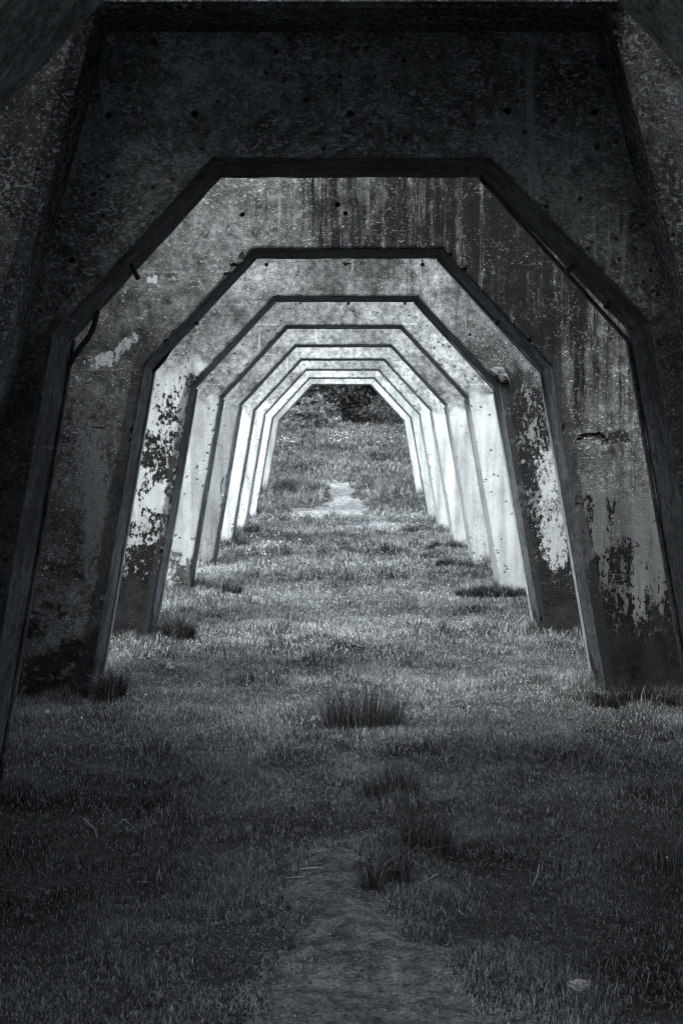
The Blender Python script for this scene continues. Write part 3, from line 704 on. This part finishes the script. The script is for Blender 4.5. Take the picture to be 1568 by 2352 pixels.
daisies(46, lambda: random.triangular(-1.45, -.5, -1.05), lambda: random.uniform(19.6, 23.6), .03, 'tiny white daisy in the patch before the bright white left legs', 'daisies before the white left legs', .055)
daisies(18, lambda: random.gauss(.08, .24), lambda: random.uniform(47.5, 52), .05, 'tiny white daisy clustered in the middle of the hill', 'daisies clustered on the hill', .12)
daisies(10, lambda: random.uniform(-1.9, -1.3), lambda: random.uniform(45, 50), .045, 'tiny white daisy at the left side of the hill', 'daisies at the left of the hill', .11)
daisies(9, lambda: random.uniform(.9, 2.3), lambda: random.uniform(46, 55), .045, 'tiny white daisy at the right side of the hill', 'daisies at the right of the hill', .11)
daisies(8, lambda: random.uniform(1.0, 1.42), lambda: random.uniform(25., 29.5), .035, 'tiny white daisy by the far right legs', 'daisies by the far right legs', .06)
daisies(3, lambda: random.uniform(1.05, 1.2), lambda: random.uniform(5.45, 5.65), .010, 'tiny white daisy alone in the dark grass at right', 'daisies in the dark grass at right', .05)
daisies(7, lambda: random.uniform(-1.6, -1.0), lambda: random.uniform(8.2, 11.8), .013, 'tiny white daisy near the lower left legs', 'daisies near the lower left legs', .05)

def scrap(x, y, Y, w, h, label, name='paper_scrap', cat='paper scrap'):
    bm = bmesh.new(); n = 5
    g_ = [[bm.verts.new(((u / (n - 1) - .5) * w * random.uniform(.8, 1.1), random.uniform(-.3, .3) * h, (v / (n - 1)) * h + random.uniform(-.1, .1) * h)) for u in range(n)] for v in range(n)]
    for a in range(n - 1):
        for b in range(n - 1): bm.faces.new((g_[a][b], g_[a][b + 1], g_[a + 1][b + 1], g_[a + 1][b]))
    bmesh.ops.solidify(bm, geom=bm.faces[:], thickness=.001)
    X = px(x, Y); o = bm_obj(name, bm, M_PAPER, loc=(X, Y, float(gz(X, Y)) + .02)); o.rotation_euler = (-.6, random.uniform(-.5, .5), random.uniform(-.5, .5))
    tag(o, label, cat)
scrap(386, 1540, 10.55, .022, .04, 'thin upright white paper scrap in the grass near the left legs')
scrap(394, 1541, 10.5, .028, .024, 'small square white paper scrap beside the thin upright one')
scrap(108, 1642, 8.7, .02, .022, 'white paper scrap in dark grass at the far left')

def stalk(pts, Y, r, label):
    P = [(px(x, Y), Y + d, pz(y, Y)) for x, y, d in pts]
    P = [(a, b, max(c, float(gz(a, b)) + .012)) for a, b, c in P]
    o0 = Vector(P[0]); bm = tube(smooth_pts([Vector(q) - o0 for q in P], 4), r, 5)
    o = bm_obj('dry_stalk', bm, M_STRAW, loc=o0, smooth=True); tag(o, label, 'dry stalk', 'dry pale stalks lying in the grass')
stalk([(655, 2023, 0), (695, 2022, 0), (730, 2020, 0)], 5.48, .0022, 'straight pale stalk lying across the top of the dirt path')
stalk([(960, 2036, 0), (985, 2022, .02), (1006, 2014, .04)], 5.38, .0022, 'pale stalk lying aslant right of the narrow rush clump')
stalk([(1222, 2042, 0), (1232, 2012, 0), (1238, 1985, .0)], 5.4, .0018, 'pale upright stalk in the dark grass at right')
stalk([(193, 1880, 0), (218, 1905, 0), (222, 1950, 0)], 6.0, .002, 'bent pale stalk in dark grass at left')
stalk([(275, 1892, 0), (285, 1882, 0), (297, 1892, 0)], 6.1, .0022, 'short arched pale stalk in dark grass at left')
stalk([(315, 2033, 0), (332, 2034, 0), (345, 2040, 0)], 5.45, .002, 'small curved pale stalk left of the dirt path')
stalk([(365, 1578, 0), (366, 1592, 0), (363, 1605, 0)], 9.6, .003, 'pale stalk standing near the white paper scraps')
stalk([(1052, 2090, 0), (1060, 2110, 0), (1064, 2135, 0)], 5.1, .002, 'pale stalk at the right edge of the gritty dirt')
stalk([(690, 2005, 0), (710, 2012, 0), (740, 2010, 0)], 5.58, .003, 'crooked pale stalk at the top end of the dirt path')

# crumpled clear plastic
X, Y = px(1332, 4.36), 4.36
bm = bmesh.new(); bmesh.ops.create_icosphere(bm, subdivisions=3, radius=1.)
for v in bm.verts:
    c = v.co.copy(); n_ = math.sin(c.x * 7 + c.y * 5) * .22 + math.sin(c.z * 9 - c.x * 4) * .2 + random.uniform(-.14, .14)
    v.co = Vector((c.x * .03, c.y * .018, c.z * .012)) * (1 + n_)
M = Mat('clear_plastic'); b = M.t.nodes.new('ShaderNodeBsdfPrincipled')
b.inputs['Base Color'].default_value = (.6, .61, .62, 1); b.inputs['Roughness'].default_value = .18; b.inputs['Transmission Weight'].default_value = .45
M.t.links.new(b.outputs[0], M.out.inputs[0])
o = bm_obj('plastic_wrapper', bm, M.m, loc=(X, Y, float(gz(X, Y)) + .03)); o.rotation_euler = (0, .12, .2)
tag(o, 'crumpled clear plastic wrapper lying in the dark grass at lower right', 'wrapper')

# grit and leaf litter on the near path
n = 17000; x = rng.uniform(-.7, .75, n); y = rng.uniform(3.5, 5.8, n); m = near_path(x, y) > rng.uniform(-.12, .03, n)
m &= rng.uniform(0, 1, n) < np.clip(fbm(x * 4, y * 4, 71, 2) * 1.6 - .3, .08, 1)
x, y = x[m], y[m]; n = len(x); r = .0022 + .009 * rng.beta(1.1, 7, n)
base = np.array([[1, 0, 0], [-1, 0, 0], [0, 1, 0], [0, -1, 0], [0, 0, 1], [0, 0, -1.]])
tri = np.array([[0, 2, 4], [2, 1, 4], [1, 3, 4], [3, 0, 4], [2, 0, 5], [1, 2, 5], [3, 1, 5], [0, 3, 5]])
V = base[None] * rng.uniform(.4, 1.3, (n, 6, 1)) * r[:, None, None] * np.array([1.4, 1, .5]); a = rng.uniform(0, 6.283, n)
ca, sa = np.cos(a)[:, None], np.sin(a)[:, None]
V = np.stack([V[..., 0] * ca - V[..., 1] * sa, V[..., 0] * sa + V[..., 1] * ca, V[..., 2]], -1) + np.stack([x, y, gz(x, y) + .006 + fbm(x * 14, y * 11, 88, 3) * .03 * np.clip(near_path(x, y) / .1, 0, 1)], 1)[:, None]
f = (tri[None] + (np.arange(n) * 6)[:, None, None]).ravel()
me = np_mesh('grit', V.reshape(-1, 3), f, np.arange(n * 8) * 3, np.full(n * 8, 3), np.repeat(np.where(rng.uniform(0, 1, n) < .4, rng.uniform(.3, .6, n), rng.uniform(.05, .2, n)), 6))
tag(link('grit', me, blade_mat('grit_chip', 1., .7, 0.)), 'pale grit and crumbs scattered over the near dirt path', 'grit', kind='stuff')
